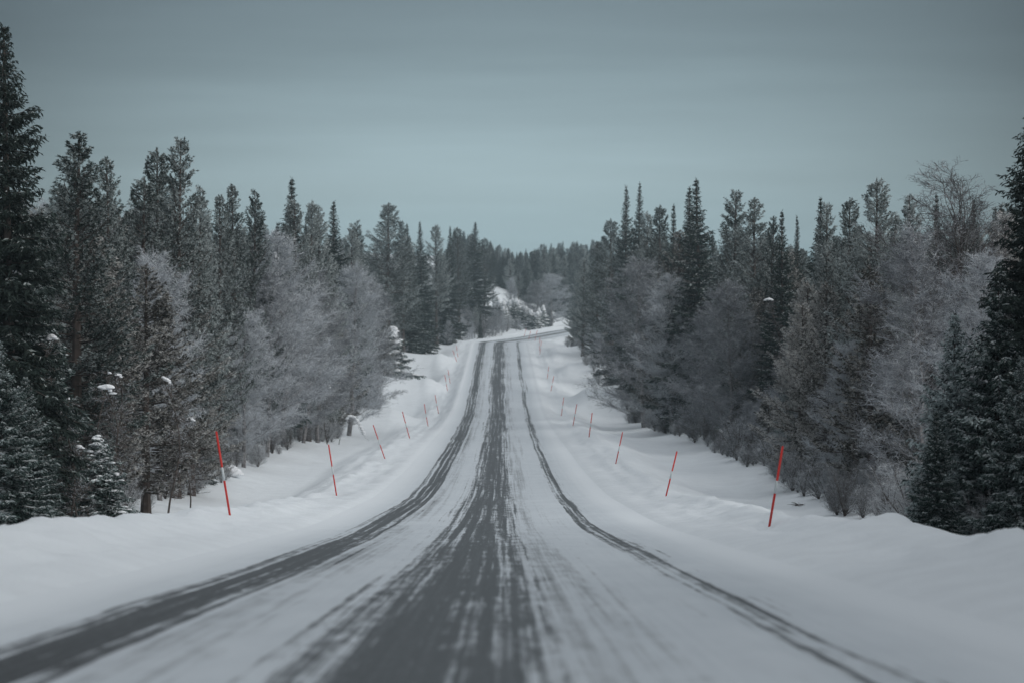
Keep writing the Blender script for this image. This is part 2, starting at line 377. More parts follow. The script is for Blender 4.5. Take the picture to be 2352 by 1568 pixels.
def make_spruce(H, Rr, seed, mats, frost=.10, dens=1.0, droop=1.0, base=.02, power=.8, blob=0.0, bs=1.0):
    rng = np.random.default_rng(seed)
    tg, tp = trunk_geo(H, H*.012+.03, rng, lean=.03)
    g = Geo(); nb = int((H*19+40)*dens)
    ts = base + (1-base)*(np.arange(nb)+rng.uniform(-.5, .5, nb))/nb; ts = np.clip(ts**.92, base, .995)
    for k in range(nb):
        t = ts[k]; wh = .34+.10*(1-t); t = min(.995, max(base, (round(H*t/wh)*wh + rng.normal(0, .05))/H)); b0 = on_trunk(tp, H*t)
        az = k*2.39996 + rng.normal(0, .4)
        prof = (1-t)**power*(1-.35*max(0, (.12-t)/.12))
        L = (Rr*prof*rng.uniform(.6, 1.12)*(1+.16*math.sin(t*23+seed)+.10*math.sin(t*61+2*seed)) + .05)
        el = R(-22*droop*(1-t) + 38*t*t + rng.normal(0, 7))
        ns = max(3, int(L/.16)); s = np.linspace(0, 1, ns+1)
        h = np.array([math.cos(az), math.sin(az), 0]); side = np.array([-h[1], h[0], 0])
        zc = L*(math.sin(el)*s - .30*droop*(1-t)*s*s + .22*s**4)
        p = b0 + h*(L*math.cos(el)*s)[:, None] + side*(L*.08*np.sin(s*2.5+az))[:, None]
        p[:, 2] += zc
        g.tube(p, np.linspace(.012+.008*L, .004, ns+1), 1, 3)
        # side twigs
        st = np.repeat(np.linspace(.12, 1, max(3, int(L/.075))), 2); n = len(st)
        st = np.clip(st + rng.normal(0, .02, n), .05, 1)
        P = np.stack([np.interp(st, s, p[:, i]) for i in range(3)], 1)
        sg = np.where(np.arange(n) % 2 == 0, 1, -1)[:, None]
        D = unit(h*rng.uniform(.35, .9, (n, 1)) + side*sg*rng.uniform(.5, 1, (n, 1)) + np.array([0, 0, 1])*rng.uniform(-.85*droop, .1, (n, 1)))
        l = (.05 + .05*min(1, L) + .26*np.minimum(L, 1.6)*(1-.62*st))*rng.uniform(.6, 1.25, n)
        g.blades(P, D, l, .035+.13*l, 0, rng)
        # sprays on the twigs
        for f in (.3, .6, .85):
            Q = P + D*(l*f)[:, None]
            D2 = unit(D*.9 + rng.normal(0, .55, (n, 3)) + np.array([0, 0, -.45*droop]))
            g.blades(Q, D2, l*rng.uniform(.35, .65, n)+.03, .03+.07*l, 0, rng)
        # rime on the upper side of the spray
        fr = rng.random(n) < frost
        if fr.any():
            Q = P[fr] + np.array([0, 0, .03]); 
            g.blades(Q, D[fr], l[fr]*rng.uniform(.5, .95, fr.sum()), .035+.10*l[fr], 2, rng, roll=np.array([.1, .1, .0])+0*Q + np.cross(D[fr], [0, 0, 1])*1.0)
        if blob > 0 and rng.random() < blob:
            for q in range(rng.integers(3, 7)):
                c = p[int(ns*rng.uniform(.3, 1))]; lump(g, c+np.array([0, 0, .05]), rng.uniform(.03, .10)*bs, 3, rng)
    # leader
    tip = on_trunk(tp, H)
    g.blades(np.repeat(tip[None], 8, 0)-np.array([0, 0, .35])*np.linspace(0, 1, 8)[:, None], unit(np.stack([rng.normal(0, .35, 8), rng.normal(0, .35, 8), np.ones(8)], 1)), .25, .035, 0, rng)
    return tg.mesh('spruce_trunk', [M_BARK]), g.mesh('spruce_crown', mats)

def lump(g, c, r, m, rng, nu=7, nv=5):
    """rounded lump of snow"""
    a = np.linspace(0, 2*PI, nu+1); b = np.linspace(0, PI, nv+1)
    sx, sy, sz = rng.uniform(.8, 1.3), rng.uniform(.8, 1.3), rng.uniform(.55, .85)
    A, B = np.meshgrid(a, b); w_ = 1 + .18*np.sin(A*2+rng.uniform(0, 6))*np.sin(B)
    P = np.stack([np.sin(B)*np.cos(A)*sx*w_, np.sin(B)*np.sin(A)*sy*w_, np.where(np.cos(B) > 0, np.cos(B), .5*np.cos(B))*sz], -1)*r + c
    g.quads(np.stack([P[:-1, :-1], P[1:, :-1], P[1:, 1:], P[:-1, 1:]], 2).reshape(-1, 4, 3), m)

def make_pine(H, Rr, seed, mats, frost=.25, hb=.15, dens=1.0, power=.62, up=1.0):
    rng = np.random.default_rng(seed)
    tg, tp = trunk_geo(H, H*.010+.035, rng, lean=.10)
    g = Geo(); z = H*hb; k = 0
    while z < H*.985:
        t = (z/H-hb)/(1-hb)
        nwh = rng.integers(4, 7)
        for j in range(nwh):
            if rng.random() > dens: continue
            az = rng.uniform(0, 2*PI); k += 1
            prof = (1-t)**power*min(1, .5+t*2.6)*(1+.15*math.sin(t*31+seed))
            L = Rr*prof*rng.uniform(.62, 1.15) + .10; bf = frost*rng.uniform(.25, 1.7)
            el = R((2 + 50*t**1.1)*up + rng.normal(0, 9))
            b0 = on_trunk(tp, z + rng.normal(0, .1))
            ns = max(3, int(L/.2)); s = np.linspace(0, 1, ns+1)
            h = np.array([math.cos(az), math.sin(az), 0]); side = np.array([-h[1], h[0], 0])
            p = b0 + h*(L*math.cos(el)*(s-.12*s*s))[:, None] + side*(L*.1*np.sin(s*3+az*3))[:, None]
            p[:, 2] += L*(math.sin(el)*s + .22*s**2.4 - .10*np.sin(s*PI)*(1-t))
            g.tube(p, np.linspace(.010+.011*L, .005, ns+1), 1, 3)
            n = max(4, int(L/.062)); st = np.clip(np.linspace(.22, 1, n)+rng.normal(0, .03, n), .1, 1)
            P = np.stack([np.interp(st, s, p[:, i]) for i in range(3)], 1)
            sg = rng.choice([-1, 1], (n, 1))
            D = unit(h*rng.uniform(.4, 1, (n, 1)) + side*sg*rng.uniform(.2, 1, (n, 1)) + np.array([0, 0, 1])*rng.uniform(.0, .95, (n, 1)))
            l = (.10+.22*min(L, 1.5)*(1.05-.6*st))*rng.uniform(.6, 1.3, n)
            Q = P + D*l[:, None]
            g.ribbons(P, Q, .012, .008, 1, rng)
            for f in (.45, .75, 1.0):       # tufts of needles
                c = P + D*(l*f)[:, None]
                m_ = 8 if f == 1 else 6
                C = np.repeat(c, m_, 0); DD = np.repeat(D, m_, 0)
                d2 = unit(DD*.85 + rng.normal(0, .62, C.shape) + np.array([0, 0, .12]))
                mm = np.repeat(np.where(rng.random(len(c)) < bf*(1 if f == 1 else .6), 2, 0), m_)
                g.blades(C, d2, rng.uniform(.055, .125, len(C)), rng.uniform(.020, .034, len(C)), mm, rng)
        z += rng.uniform(.20, .36)
    n = 40; c = np.repeat(on_trunk(tp, H)[None], n, 0); c[:, 2] -= rng.uniform(0, .5, n)
    g.blades(c, unit(np.stack([rng.normal(0, .5, n), rng.normal(0, .5, n), np.ones(n)], 1)), .14, .028, 0, rng)
    # dead twigs below the crown
    for q in range(int(H*hb*4)):
        zz = rng.uniform(.08*H, H*hb+.3); az = rng.uniform(0, 2*PI); b0 = on_trunk(tp, zz); L = rng.uniform(.2, .9)
        e = b0+np.array([math.cos(az)*L, math.sin(az)*L, rng.uniform(-.2, .1)]); g.ribbons(b0[None], e[None], .022, .006, 1, rng)
    return tg.mesh('pine_trunk', [M_BARKP]), g.mesh('pine_crown', mats)

def make_birch(H, Rr, seed, mats, nmain=46, dens=1.0, base=.06, spread=1.0, stems=1, fine=1.0, tw=.011, shape='cone', trunkmat=None, wide=1.0):
    rng = np.random.default_rng(seed)
    tg = Geo(); g = Geo()
    tps = []
    for q in range(stems):
        a = rng.uniform(0, 2*PI); ln = 0 if stems == 1 else rng.uniform(.15, 1.1)
        Hs = H*(1 if q == 0 else rng.uniform(.3, 1)); n = 12; t = np.linspace(0, 1, n)
        wob = np.cumsum(rng.normal(0, .012*H, (n, 2)), axis=0)*.5; wob -= wob[0]
        pts = np.stack([math.cos(a)*ln*Hs*t**1.2*.5 + wob[:, 0], math.sin(a)*ln*Hs*t**1.2*.5 + wob[:, 1], Hs*t-.3*(t == 0)], 1)
        tg.tube(pts, (H*.0085+.012)*(1 if stems == 1 else .55)*(1-.93*t)+.004, 0, 6); tps.append(pts)
    for k in range(nmain):
        tp = tps[k % stems]; Hs = tp[-1][2]
        t = base + (1-base)*((k+rng.uniform(0, 1))/nmain)**.9*.98
        b0 = on_trunk(tp, Hs*t); az = k*2.39996 + rng.normal(0, .5)
        if shape == 'vase': prof = .35+.65*math.sin(min(1, (1-t)*1.5+.08)*PI*.62)
        else: prof = (1-t)**.62*(.55+.45*min(1, t*4))
        L = (Rr*prof*1.15*rng.uniform(.6, 1.15)+.2)*wide
        el = R((28 + 38*t)*spread + rng.normal(0, 9))
        ns = 7; s = np.linspace(0, 1, ns)
        h = np.array([math.cos(az), math.sin(az), 0]); side = np.array([-h[1], h[0], 0])
        kink = np.cumsum(rng.normal(0, .045*L, (ns, 3)), 0)*.6; kink -= kink[0]
        p = b0 + h*(L*math.cos(el)*s)[:, None] + kink
        p[:, 2] += L*(math.sin(el)*s + .18*s*s) 
        g.tube(p, np.linspace(.006+.0075*L, .004, ns), 1, 4)
        n2 = int((5+L*5.5)*dens); s2 = rng.uniform(.12, 1, n2)
        for j in range(n2):
            c = np.array([np.interp(s2[j], s, p[:, i]) for i in range(3)])
            l2 = (.25+.42*L*(1.05-s2[j]*.75))*rng.uniform(.6, 1.2)
            d = unit(h*rng.uniform(.2, 1) + side*rng.uniform(-1, 1) + np.array([0, 0, 1])*rng.uniform(.1, 1.1))
            e1 = c + d*l2*.55; e2 = e1 + unit(d + rng.normal(0, .25, 3))*l2*.5
            g.ribbons(np.stack([c, e1]), np.stack([e1, e2]), tw*1.25, tw*.9, 0, rng)
            n3 = int((7+l2*15)*fine); f = rng.uniform(.1, 1, n3)
            C = np.where(f[:, None] < .55, c + (e1-c)*(f/.55)[:, None], e1 + (e2-e1)*((f-.55)/.45)[:, None])
            D = unit(d*.8 + rng.normal(0, .62, (n3, 3)) + np.array([0, 0, .12]))
            l3 = rng.uniform(.14, .42, n3)*(.6+.5*min(1.2, l2))
            E = C + D*l3[:, None]
            g.ribbons(C, E, tw*.95, tw*.45, 0, rng)
            D3 = unit(np.repeat(D, 3, 0) + rng.normal(0, .6, (n3*3, 3)))
            C3 = np.repeat(C, 3, 0) + np.repeat(D*l3[:, None], 3, 0)*rng.uniform(.3, .95, (n3*3, 1))
            g.ribbons(C3, C3 + D3*rng.uniform(.06, .16, (n3*3, 1)), tw*.8, tw*.4, np.where(rng.random(n3*3) < .22, 2, 0), rng)
    return tg.mesh('birch_trunk', [trunkmat or M_BARKB]), g.mesh('birch_crown', mats)

ST = [M_SPRUCE_D, M_BARK, M_RIMEP, CLUMP]; SM = [M_SPRUCE, M_BARK, M_FROST, CLUMP]; SF = [M_SPRUCE_F, M_BARK, M_FROST, CLUMP]
PM = [M_PINE, M_BARKP, M_RIMEP]; PB = [M_PINE_B, M_BARKP, M_RIMEB]
BM = [M_BIRCH, M_BARKB, M_FROST]; BD = [M_BIRCHD, M_BARK, M_BIRCH]; WB = [M_BUSH, M_BARK, M_FROST]
PROTO = {   # kind: (list of (trunk, crown), height, radius)
 'spruce_tall': ([make_spruce(14, 1.95, s, ST, .10, 1.5, 1.25, power=.72) for s in (1, 2)], 14),
 'spruce': ([make_spruce(15, 2.5, s, SM, .42, 1.2, .8, power=1.0) for s in (3, 4)], 15),
 'spruce_rimed': ([make_spruce(8, 2.1, s, SF, .75, 1.7, .8, power=.9) for s in (5, 6)], 8),
 'spruce_snowy': ([make_spruce(3.6, 1.25, s, SF, .7, 1.7, 1.0, blob=.8) for s in (7, 8)], 3.6),
 'spruce_plastered': ([make_spruce(3.6, 1.3, s, SF, .8, 1.6, 1.2, blob=.8, bs=2.0) for s in (9, 10)], 3.6),
 'pine': ([make_pine(15, 2.7, s, PM, .42, hb, power=.78) for s, hb in ((11, .18), (12, .3), (13, .1))], 15),
 'pine_brown': ([make_pine(9, 2.1, s, PB, .44, .10, 1.0, .8) for s in (14, 15)], 9),
 'birch': ([make_birch(9, 2.3, s, BM, tw=.010, dens=1.1) for s in (21, 22, 23)], 9),
 'birch_dark': ([make_birch(13, 3.5, 27, BD, 30, .75, .40, 1.3, fine=.7, tw=.012, shape='vase', trunkmat=M_BARK)], 13),
 'bush': ([make_birch(2.6, .9, s, WB, 44, .8, .0, 1.15, stems=13, fine=.4, tw=.011, trunkmat=M_BARK) for s in (31, 32, 33)], 2.6),
}
for _k, (_ps, _h) in list(PROTO.items()):      # true height of each tree
    _q = []
    for _t, _c in _ps:
        _a = np.empty(len(_c.vertices)*3, dtype=np.float32); _c.vertices.foreach_get('co', _a); _q.append((_t, _c, float(_a[2::3].max())))
    PROTO[_k] = (_q, _h)
NAMES = {'spruce_tall': 'spruce_tree', 'spruce': 'spruce_tree', 'spruce_rimed': 'spruce_tree', 'spruce_snowy': 'young_spruce', 'spruce_plastered': 'young_spruce', 'pine': 'pine_tree', 'pine_brown': 'pine_tree', 'birch': 'birch_tree', 'birch_dark': 'birch_tree', 'bush': 'willow_bush'}
rnd = random.Random(5)
def clear_of(x, y): return True
HIDDEN = {k for q in '88-92 97 123 134 144 149-150 152-153 155 157 162 168-170 172-178 180 182-189 192-193 211 218-222 232-234 238-242 245 247 250-251 255-257 259 262-264 269 272-275 277-292 294-296 298-302 304-305 307-309 313-317 331-334 336 339-340 345 347 349-365 367-373 375 377 382 387 389 392 400 403 408 412-414 417 422-428 430-432 434 440 442 447-448 451 456 458-467 474 476-477 482-483 485 490-491 497 499-500 503 529 566 571 573 585-586 589 591-592 601 612-613 616-620 645-646 655 657 670-672 677-682 701 719-726 730 733-744 746-749 751 756 758 772 788 792-795 797 800 802-812 814-827 829-830 832-833 835 838 843-844 846 849 851-852 854 859-862 864 868 874 876-880 882 885 889-891 894-895 897-898 901-902 904 906-908 910 912-915 919 921 923-924 926 929-931 934-941 943-945 972-973 987 997 1004 1009-1011 1016-1018 1020-1023 1025-1026 1034 1036 1038-1040 1043 1045 1051-1052 1056 1060 1063-1067 1071-1072 1076-1077 1079-1080 1084-1085 1091 1099-1101 1105-1106 1108-1109 1115 1118-1119 1121 1135-1136 1143 1145-1150 1158-1160 1162-1165 1167 1172 1174 1177 1181-1182 1186-1187 1191-1192 1195 1197-1202 1204 1206-1207 1210 1212 1214-1215 1221 1228 1230'.split() for a in [q.split('-')] for k in range(int(a[0]), int(a[-1])+1)}
PLANTED = []; FILL = []
def plant(kind, x, y, height, label, group=None, wide=1.0, rot=None, sink=.05, var=None):
    protos, H0 = PROTO[kind]
    tr, cr, H0 = protos[var if var is not None else rnd.randrange(len(protos))]
    tx, ty_ = rnd.gauss(0, .012), rnd.gauss(0, .012); tz = rnd.uniform(0, 6.28) if rot is None else rot
    idx = len(PLANTED); PLANTED.append(None)
    if idx in HIDDEN: return None      # wholly behind other trees
    e = bpy.data.objects.new(NAMES[kind], None); COL.objects.link(e)
    e.empty_display_size = .3
    e.location = (x, y, float(hgt(x, y))-sink)
    k = height/H0; kw_ = k**.9*wide*WIDE.get(kind, 1.1); e.scale = (kw_, kw_, k)
    e.rotation_euler = (tx, ty_, tz); e['_i'] = idx; PLANTED[idx] = e
    bushy = kind == 'bush'
    tag(e, label, 'bush' if bushy else 'tree', group)
    link('stems' if bushy else 'trunk', tr, e); link('twigs' if bushy or 'birch' in kind else 'crown', cr, e)
    return e
WIDE = {'spruce': 1.35, 'pine': 1.3, 'birch': 1.2, 'birch_dark': 1.35, 'spruce_tall': 1.25, 'pine_brown': 1.25}
TREES = []; FEAT = []
def plant_px(kind, px, ytop, d, label, group=None, wide=1.0, **kw):
    """a tree that stands d metres away, its top where the photograph shows it"""
    x = (px-1176)/F*d; zt = (784-ytop)/F*d; zb = float(hgt(x, d)); h = zt-zb
    TREES.append((x, d)); base = 784-zb/d*F
    hw = {'birch': .24, 'birch_dark': .24, 'pine_brown': .2, 'spruce_rimed': .22}.get(kind, .1)*(base-ytop)*wide
    FEAT.append((px, hw, ytop+(base-ytop)*{'birch': .66, 'pine_brown': .6, 'spruce_rimed': .7, 'spruce_snowy': .6, 'birch_dark': .4}.get(kind, .3), d))
    return plant(kind, x, d, h, label, group, wide, **kw)

# --- the trees one can single out (pixel column, pixel row of the top, distance)
G1 = 'single trees that stand out of the forest'
for a in [
 ('spruce_tall', 28, 42, 64, 'very tall black-green spruce at the left edge, highest tree of all', .95),
 ('pine', 172, 293, 80, 'frosty pine with a forked crown beside the tallest spruce', 1.1),
 ('pine', 262, 353, 89, 'narrow dark pine between the forked frosty pine and the twin pines', .7),
 ('pine', 365, 335, 106, 'left one of the twin high pines on the left side', .8),
 ('pine', 404, 308, 103, 'right and higher one of the twin high pines on the left side', .8),
 ('pine', 318, 400, 101, 'lower bushy pine leaning against the twin high pines', .9),
 ('pine', 452, 420, 112, 'lower pine tucked against the right side of the twin high pines', .7),
 ('pine', 500, 442, 122, 'small open-topped pine in the low gap right of the twin high pines', .7),
 ('pine', 552, 418, 135, 'slim pine, left of a close pair above the mauve birch', .7),
 ('pine', 583, 430, 141, 'slim pine, right of a close pair above the mauve birch', .7),
 ('spruce', 656, 402, 188, 'pointed dense conifer rising high above the mauve birch', 1.0),
 ('pine', 690, 452, 168, 'conifer top just right of the pointed one above the mauve birch', .7),
 ('pine', 708, 457, 176, 'narrow conifer top left of the dark spruce above the brown bush', .7),
 ('pine', 735, 470, 186, 'low conifer top touching the left side of the dark layered spruce', .8),
 ('spruce', 767, 458, 226, 'dark layered spruce standing forward over the brown bushes', 1.0),
 ('pine', 803, 510, 230, 'small hazy conifer right of the dark layered spruce', .8),
 ('pine', 826, 503, 290, 'hazy conifer left of the broad lone pine', .8),
 ('pine', 888, 463, 322, 'broad lone pine with a long bare trunk where the left forest ends', 1.25),
 ('pine', 926, 505, 350, 'hazy conifer touching the right side of the broad lone pine', .9),
 ('spruce', 943, 510, 365, 'narrow hazy conifer, second right of the broad lone pine', .8),
 ('spruce', 972, 506, 380, 'narrow hazy conifer, third right of the broad lone pine', .8),
 ('pine', 1003, 514, 400, 'hazy conifer above the pale trunks on the left', .9),
 ('spruce', 1029, 518, 420, 'hazy conifer halfway between lone pine and wide triangular spruce', .8),
 ('pine', 1054, 520, 440, 'hazy conifer just left of the wide triangular spruce', .9),
 ('spruce', 1088, 508, 470, 'wide triangular spruce above the snowy slope', 1.15),
 ('pine', 1114, 545, 480, 'lower pine on the right shoulder of the wide triangular spruce', .9),
 ('spruce', 1438, 422, 268, 'left one of the two slender spruces at the left end of the right forest', .75),
 ('spruce', 1463, 414, 255, 'right one of the two slender spruces, thinner and darker', .65),
 ('pine', 1404, 500, 300, 'conifer below and left of the two slender spruces', 1.0),
 ('pine', 1372, 552, 330, 'sloping outermost pine top left of the two slender spruces', 1.0),
 ('pine', 1338, 590, 356, 'dark pine with a bare trunk where the right forest meets the bend', 1.1),
 ('pine', 1482, 482, 236, 'small conifer top just right of the two slender spruces', .6),
 ('pine', 1510, 468, 226, 'pale conifer top midway between the slender spruces and the great spruce', .8),
 ('spruce', 1546, 464, 212, 'small near-black spruce top left of the great spruce', .7),
 ('spruce', 1586, 424, 196, 'second spire touching the left side of the great spruce', .9),
 ('spruce', 1609, 404, 186, 'great dark spruce, highest spire in the middle of the right forest', 1.05),
 ('pine', 1689, 432, 164, 'frosty open pine right of the great spruce', .95),
 ('pine', 1733, 450, 157, 'rounded pine right of the frosty open pine', .95),
 ('pine', 1766, 492, 152, 'low frosty pine top beside the small dark spire', .7),
 ('spruce', 1795, 477, 147, 'small dark spire alone in a gap of the right forest', .75),
 ('spruce', 1835, 490, 165, 'tiny dark spire far back in the right forest', .5),
 ('spruce', 1880, 447, 127, 'dark narrow spruce, left of three tops close together', .7),
 ('pine', 1908, 460, 120, 'brownish frosted pine, middle of three tops close together', .75),
 ('pine', 1941, 450, 116, 'pale slim pine, right of three tops close together', .7),
 ('pine', 2005, 404, 98, 'tall steeple-shaped pine left of the great bare birch', .85),
 ('pine', 2042, 488, 96, 'low tufted pine on the right flank of the steeple-shaped pine', .6),
 ('pine', 2101, 440, 86, 'bushy-topped pine just left of the great bare birch', .75),
 ('spruce', 2148, 436, 88, 'narrow conifer half hidden behind the left limbs of the bare birch', .6),
 ('birch_dark', 2205, 350, 72, 'great bare birch with a spreading dark crown against the sky', 1.0),
 ('spruce', 2250, 448, 82, 'conifer seen through the right limbs of the great bare birch', .6),
 ('spruce_tall', 2362, 200, 56, 'dark tall spruce cut by the right edge of the picture', .95),
 ('spruce_rimed', 2195, 700, 57, 'rimed spruce with branches down to the snow, right foreground', .9),
 ('spruce_rimed', 2290, 590, 55.5, 'big rimed spruce in front of the right edge spruce', .9),
 ('spruce_rimed', 2150, 930, 53.5, 'low rimed spruce at the front corner of the right forest', .8),
 ('spruce_rimed', 2335, 800, 52.5, 'low rimed spruce in the bottom corner of the right forest', .85),
 ('birch', 655, 520, 154, 'large mauve-grey frosted birch bulging over the left verge', 1.35),
 ('birch', 612, 600, 141, 'frosted birch at the left foot of the large mauve-grey one', 1.1),
 ('birch', 730, 610, 174, 'frosted birch at the right foot of the large mauve-grey one', 1.1),
 ('birch', 800, 590, 206, 'frosted birch right of the dark layered spruce', 1.3),
 ('birch', 695, 660, 162, 'low frosted birch between the large mauve-grey one and the left verge', 1.2),
 ('birch', 840, 640, 236, 'frosted birch left of the broad lone pine', 1.2),
 ('birch', 560, 690, 128, 'frosted birch left of the large mauve-grey one', 1.2),
 ('birch', 370, 560, 98, 'frosted birch below the twin high pines', 1.0),
 ('pine_brown', 335, 600, 88, 'brownish frosted pine in the front of the left forest', 1.1),
 ('pine_brown', 440, 640, 106, 'brownish frosted pine below the small open-topped pine', 1.0),
 ('pine_brown', 230, 520, 82, 'brownish frosted pine below the forked frosty pine', 1.0),
 ('pine_brown', 765, 670, 196, 'rust brown pine standing under the dark layered spruce', .9),
 ('spruce_snowy', 630, 560, 158, 'narrow conifer loaded with white snow beside the mauve birch', .6),
 ('spruce_snowy', 225, 985, 68, 'small spruce bent under snow in the left foreground', 1.3),
 ('spruce_rimed', 60, 850, 62, 'snow-dusted spruce with low branches at the left edge', 1.0),
 ('spruce_rimed', 10, 760, 59.5, 'snow-dusted spruce cut by the left edge of the picture', 1.0),
 ('spruce_rimed', 118, 780, 66.5, 'snow-dusted spruce, second one in from the left edge', .8),
 ('birch', 1690, 628, 150, 'mauve-grey frosted birch with a pointed top in the right forest', 1.35),
 ('birch', 1620, 700, 160, 'frosted birch at the left foot of the pointed mauve-grey birch', 1.1),
 ('birch', 1480, 575, 212, 'frosted birch below the two slender spruces', 1.3),
 ('birch', 1545, 620, 186, 'frosted birch below the great dark spruce', 1.2),
 ('birch', 1945, 765, 88, 'pale shrubby birch, brightest one in the right forest', 1.0),
 ('birch', 2110, 500, 71, 'pale frosted birch left of the great bare birch', 1.1),
 ('birch', 2245, 560, 66, 'frosted birch hanging over the rimed spruces on the right', 1.1),
 ('pine_brown', 1835, 690, 104, 'brownish frosted pine, left of two in front of the right forest', 1.0),
 ('pine_brown', 2000, 600, 86, 'brownish frosted pine in front of the steeple-shaped pine', 1.0),
 ('pine_brown', 1900, 640, 100, 'brownish frosted pine between the three tops and the pale birch', .9),
 ('pine_brown', 1562, 525, 190, 'brownish frosted pine under the second spire of the great spruce', 1.0),
 ('birch', 1265, 625, 520, 'round mauve birch behind the bend of the road', 2.0),
 ('birch', 1232, 640, 512, 'second round mauve birch behind the bend of the road', 1.6),
 ('spruce', 1259, 610, 534, 'small dark spire rising behind the round mauve birch', .5),
 ('spruce', 1103, 715, 446, 'tiny dark spire among the birches left of the bend', .5),
 ('spruce_plastered', 903, 745, 318, 'snow-plastered little spruce at the foot of the broad lone pine', 1.3),
]:
    plant_px(a[0], a[1], a[2], a[3], a[4], None, a[5])

# --- the woods on both sides
ENV = [(-400, 300), (0, 430), (110, 430), (140, 380), (220, 420), (300, 455), (340, 440), (450, 460), (480, 495), (620, 500), (700, 490), (800, 525), (870, 540), (950, 525), (1090, 548), (1140, 572), (1200, 580), (1290, 566), (1380, 560), (1420, 515), (1520, 515), (1640, 525), (1700, 505), (1850, 540), (1960, 510), (2060, 525), (2150, 500), (2230, 500), (2300, 450), (2700, 300)]
EX = [p[0] for p in ENV]; EYY = [p[1] for p in ENV]
def edge(side, y):
    if side < 0: return float(np.interp(y, [40, 66, 300, 345, 385, 410, 445, 500, 700], [13.0, 13.2, 13.2, 14.5, 12.5, 10.5, 9.5, 11, 11]))
    return float(np.interp(y, [40, 58, 100, 137, 246, 300, 350, 400, 520], [10.4, 10.9, 12.6, 13.4, 13.2, 12.4, 12.6, 11.5, 10.5]))
LAB = {
 'pine': 'frost-dusted pine inside the %s, its top below the skyline', 'spruce': 'dark spruce inside the %s, its top below the skyline',
 'pine_brown': 'brownish frosted pine inside the %s, its top below the skyline', 'birch': 'bare frosted birch inside the %s, its top below the skyline',
 'spruce_rimed': 'rimed spruce inside the %s, its top below the skyline', 'bush': 'bare frosted willow bush at the foot of the %s', 'spruce_snowy': 'small snow-covered spruce at the foot of the %s'}
SIDE = {-1: 'forest left of the road', 1: 'forest right of the road'}
def fill(side, off, y0, y1, kinds, hmin, hmax, k=1.0, jit=1.0, where=None, only_visible=True):
    y = y0
    while y < y1:
        yy = y + rnd.uniform(-1, 1)*jit
        y += (.014*y + .9)*k*rnd.uniform(.75, 1.25)
        u = edge(side, yy) + off + rnd.uniform(-.8, 1.1)*jit
        x = float(xroad(yy)) + side*u
        px = 1176 + x/yy*F
        if px < -60 or px > 2412: continue
        if px*side > 1290*side and side > 0 and False: continue
        kd = rnd.choices(list(kinds), list(kinds.values()))[0]
        if side < 0 and 115 < yy < 275 and off < 4 and kd in ('pine', 'spruce_rimed', 'pine_brown') and rnd.random() < .75: kd = 'birch'
        h = rnd.uniform(hmin, hmax)*(1.0 if kd != 'birch' else .8)*(rnd.uniform(.45, 1.1) if kd == 'bush' else 1)
        env = float(np.interp(px, EX, EYY)) + rnd.uniform(6, 46)
        hm = (784-env)/F*yy - float(hgt(x, yy))
        for fp, hw, fy, fd in FEAT:      # leave the singled-out trees in sight
            if yy < fd+1 and abs(px-fp) < hw: hm = min(hm, (784-fy-rnd.uniform(0, 30))/F*yy - float(hgt(x, yy)))
        h = min(h, hm)
        if h < (.6 if kd == 'bush' else 1.2): continue
        if 1085 < px < 1170 and yy < 560:
            h = min(h, (784-rnd.uniform(692, 712))/F*yy - float(hgt(x, yy)))
            if h < 1.2: continue
        if any((x-a)**2+(yy-b)**2 < .8 for a, b in TREES): continue
        TREES.append((x, yy))
        wd = SIDE[side] if where is None else where
        FILL.append((plant(kd, x, yy, h, LAB[kd] % wd, '%s %s' % (NAMES[kd].replace('_', ' ').replace('bush', 'bushe')+'s', 'of the '+wd), rnd.uniform(.85, 1.1)), kd, side, off, px, yy))
for sd in (-1, 1):
    y0 = 56 if sd < 0 else 51
    fill(sd, .2, y0+3, 400, {'bush': 1}, 1.2, 2.6, .75, .7)
    fill(sd, 1.2, y0+2, 400, {'birch': 4, 'pine_brown': 2, 'pine': 2, 'spruce_rimed': 1}, 4.0, 8.0, 1.05, .8)
    fill(sd, 3.2, y0, 410, {'birch': 3, 'pine_brown': 2, 'pine': 3}, 7, 11, 1.15)
    fill(sd, 6.0, y0, 420, {'pine': 3, 'pine_brown': 2, 'birch': 2, 'spruce': 1}, 10, 15, 1.15)
    fill(sd, 9.5, y0+2, 430, {'pine': 3, 'spruce': 2, 'birch': 1}, 12, 22, 1.25, 1.6)
    fill(sd, 14, y0+4, 430, {'pine': 3, 'spruce': 2}, 14, 24, 1.4, 2.2)
# beyond the crest
fill(-1, 1, 405, 520, {'birch': 4, 'bush': 2, 'spruce_snowy': 1}, 3, 7, .55, 1.0)
fill(-1, 5, 405, 520, {'birch': 3, 'pine': 3}, 7, 12, .7, 2)
fill(-1, 12, 430, 640, {'pine': 3, 'spruce': 1}, 12, 18, .8, 4)
for i in range(210):
    yy = rnd.uniform(565, 700); px = rnd.uniform(1040, 1400); x = (px-1176)/F*yy
    u = x-float(xroad(yy))
    if abs(u) < 12: continue
    if 1085 < px < 1172 and yy < 568: continue
    env = float(np.interp(px, EX, EYY)) + rnd.uniform(-14, 20)
    h = (784-env)/F*yy - float(hgt(x, yy))
    if h < 4 or h > 24: continue
    FILL.append((plant(kd := rnd.choice(['pine', 'spruce', 'spruce']), x, yy, h, 'hazy conifer on the far ridge behind the bend of the road', 'conifers on the far ridge', rnd.uniform(1.0, 1.5)), kd, 0, 0, px, yy))
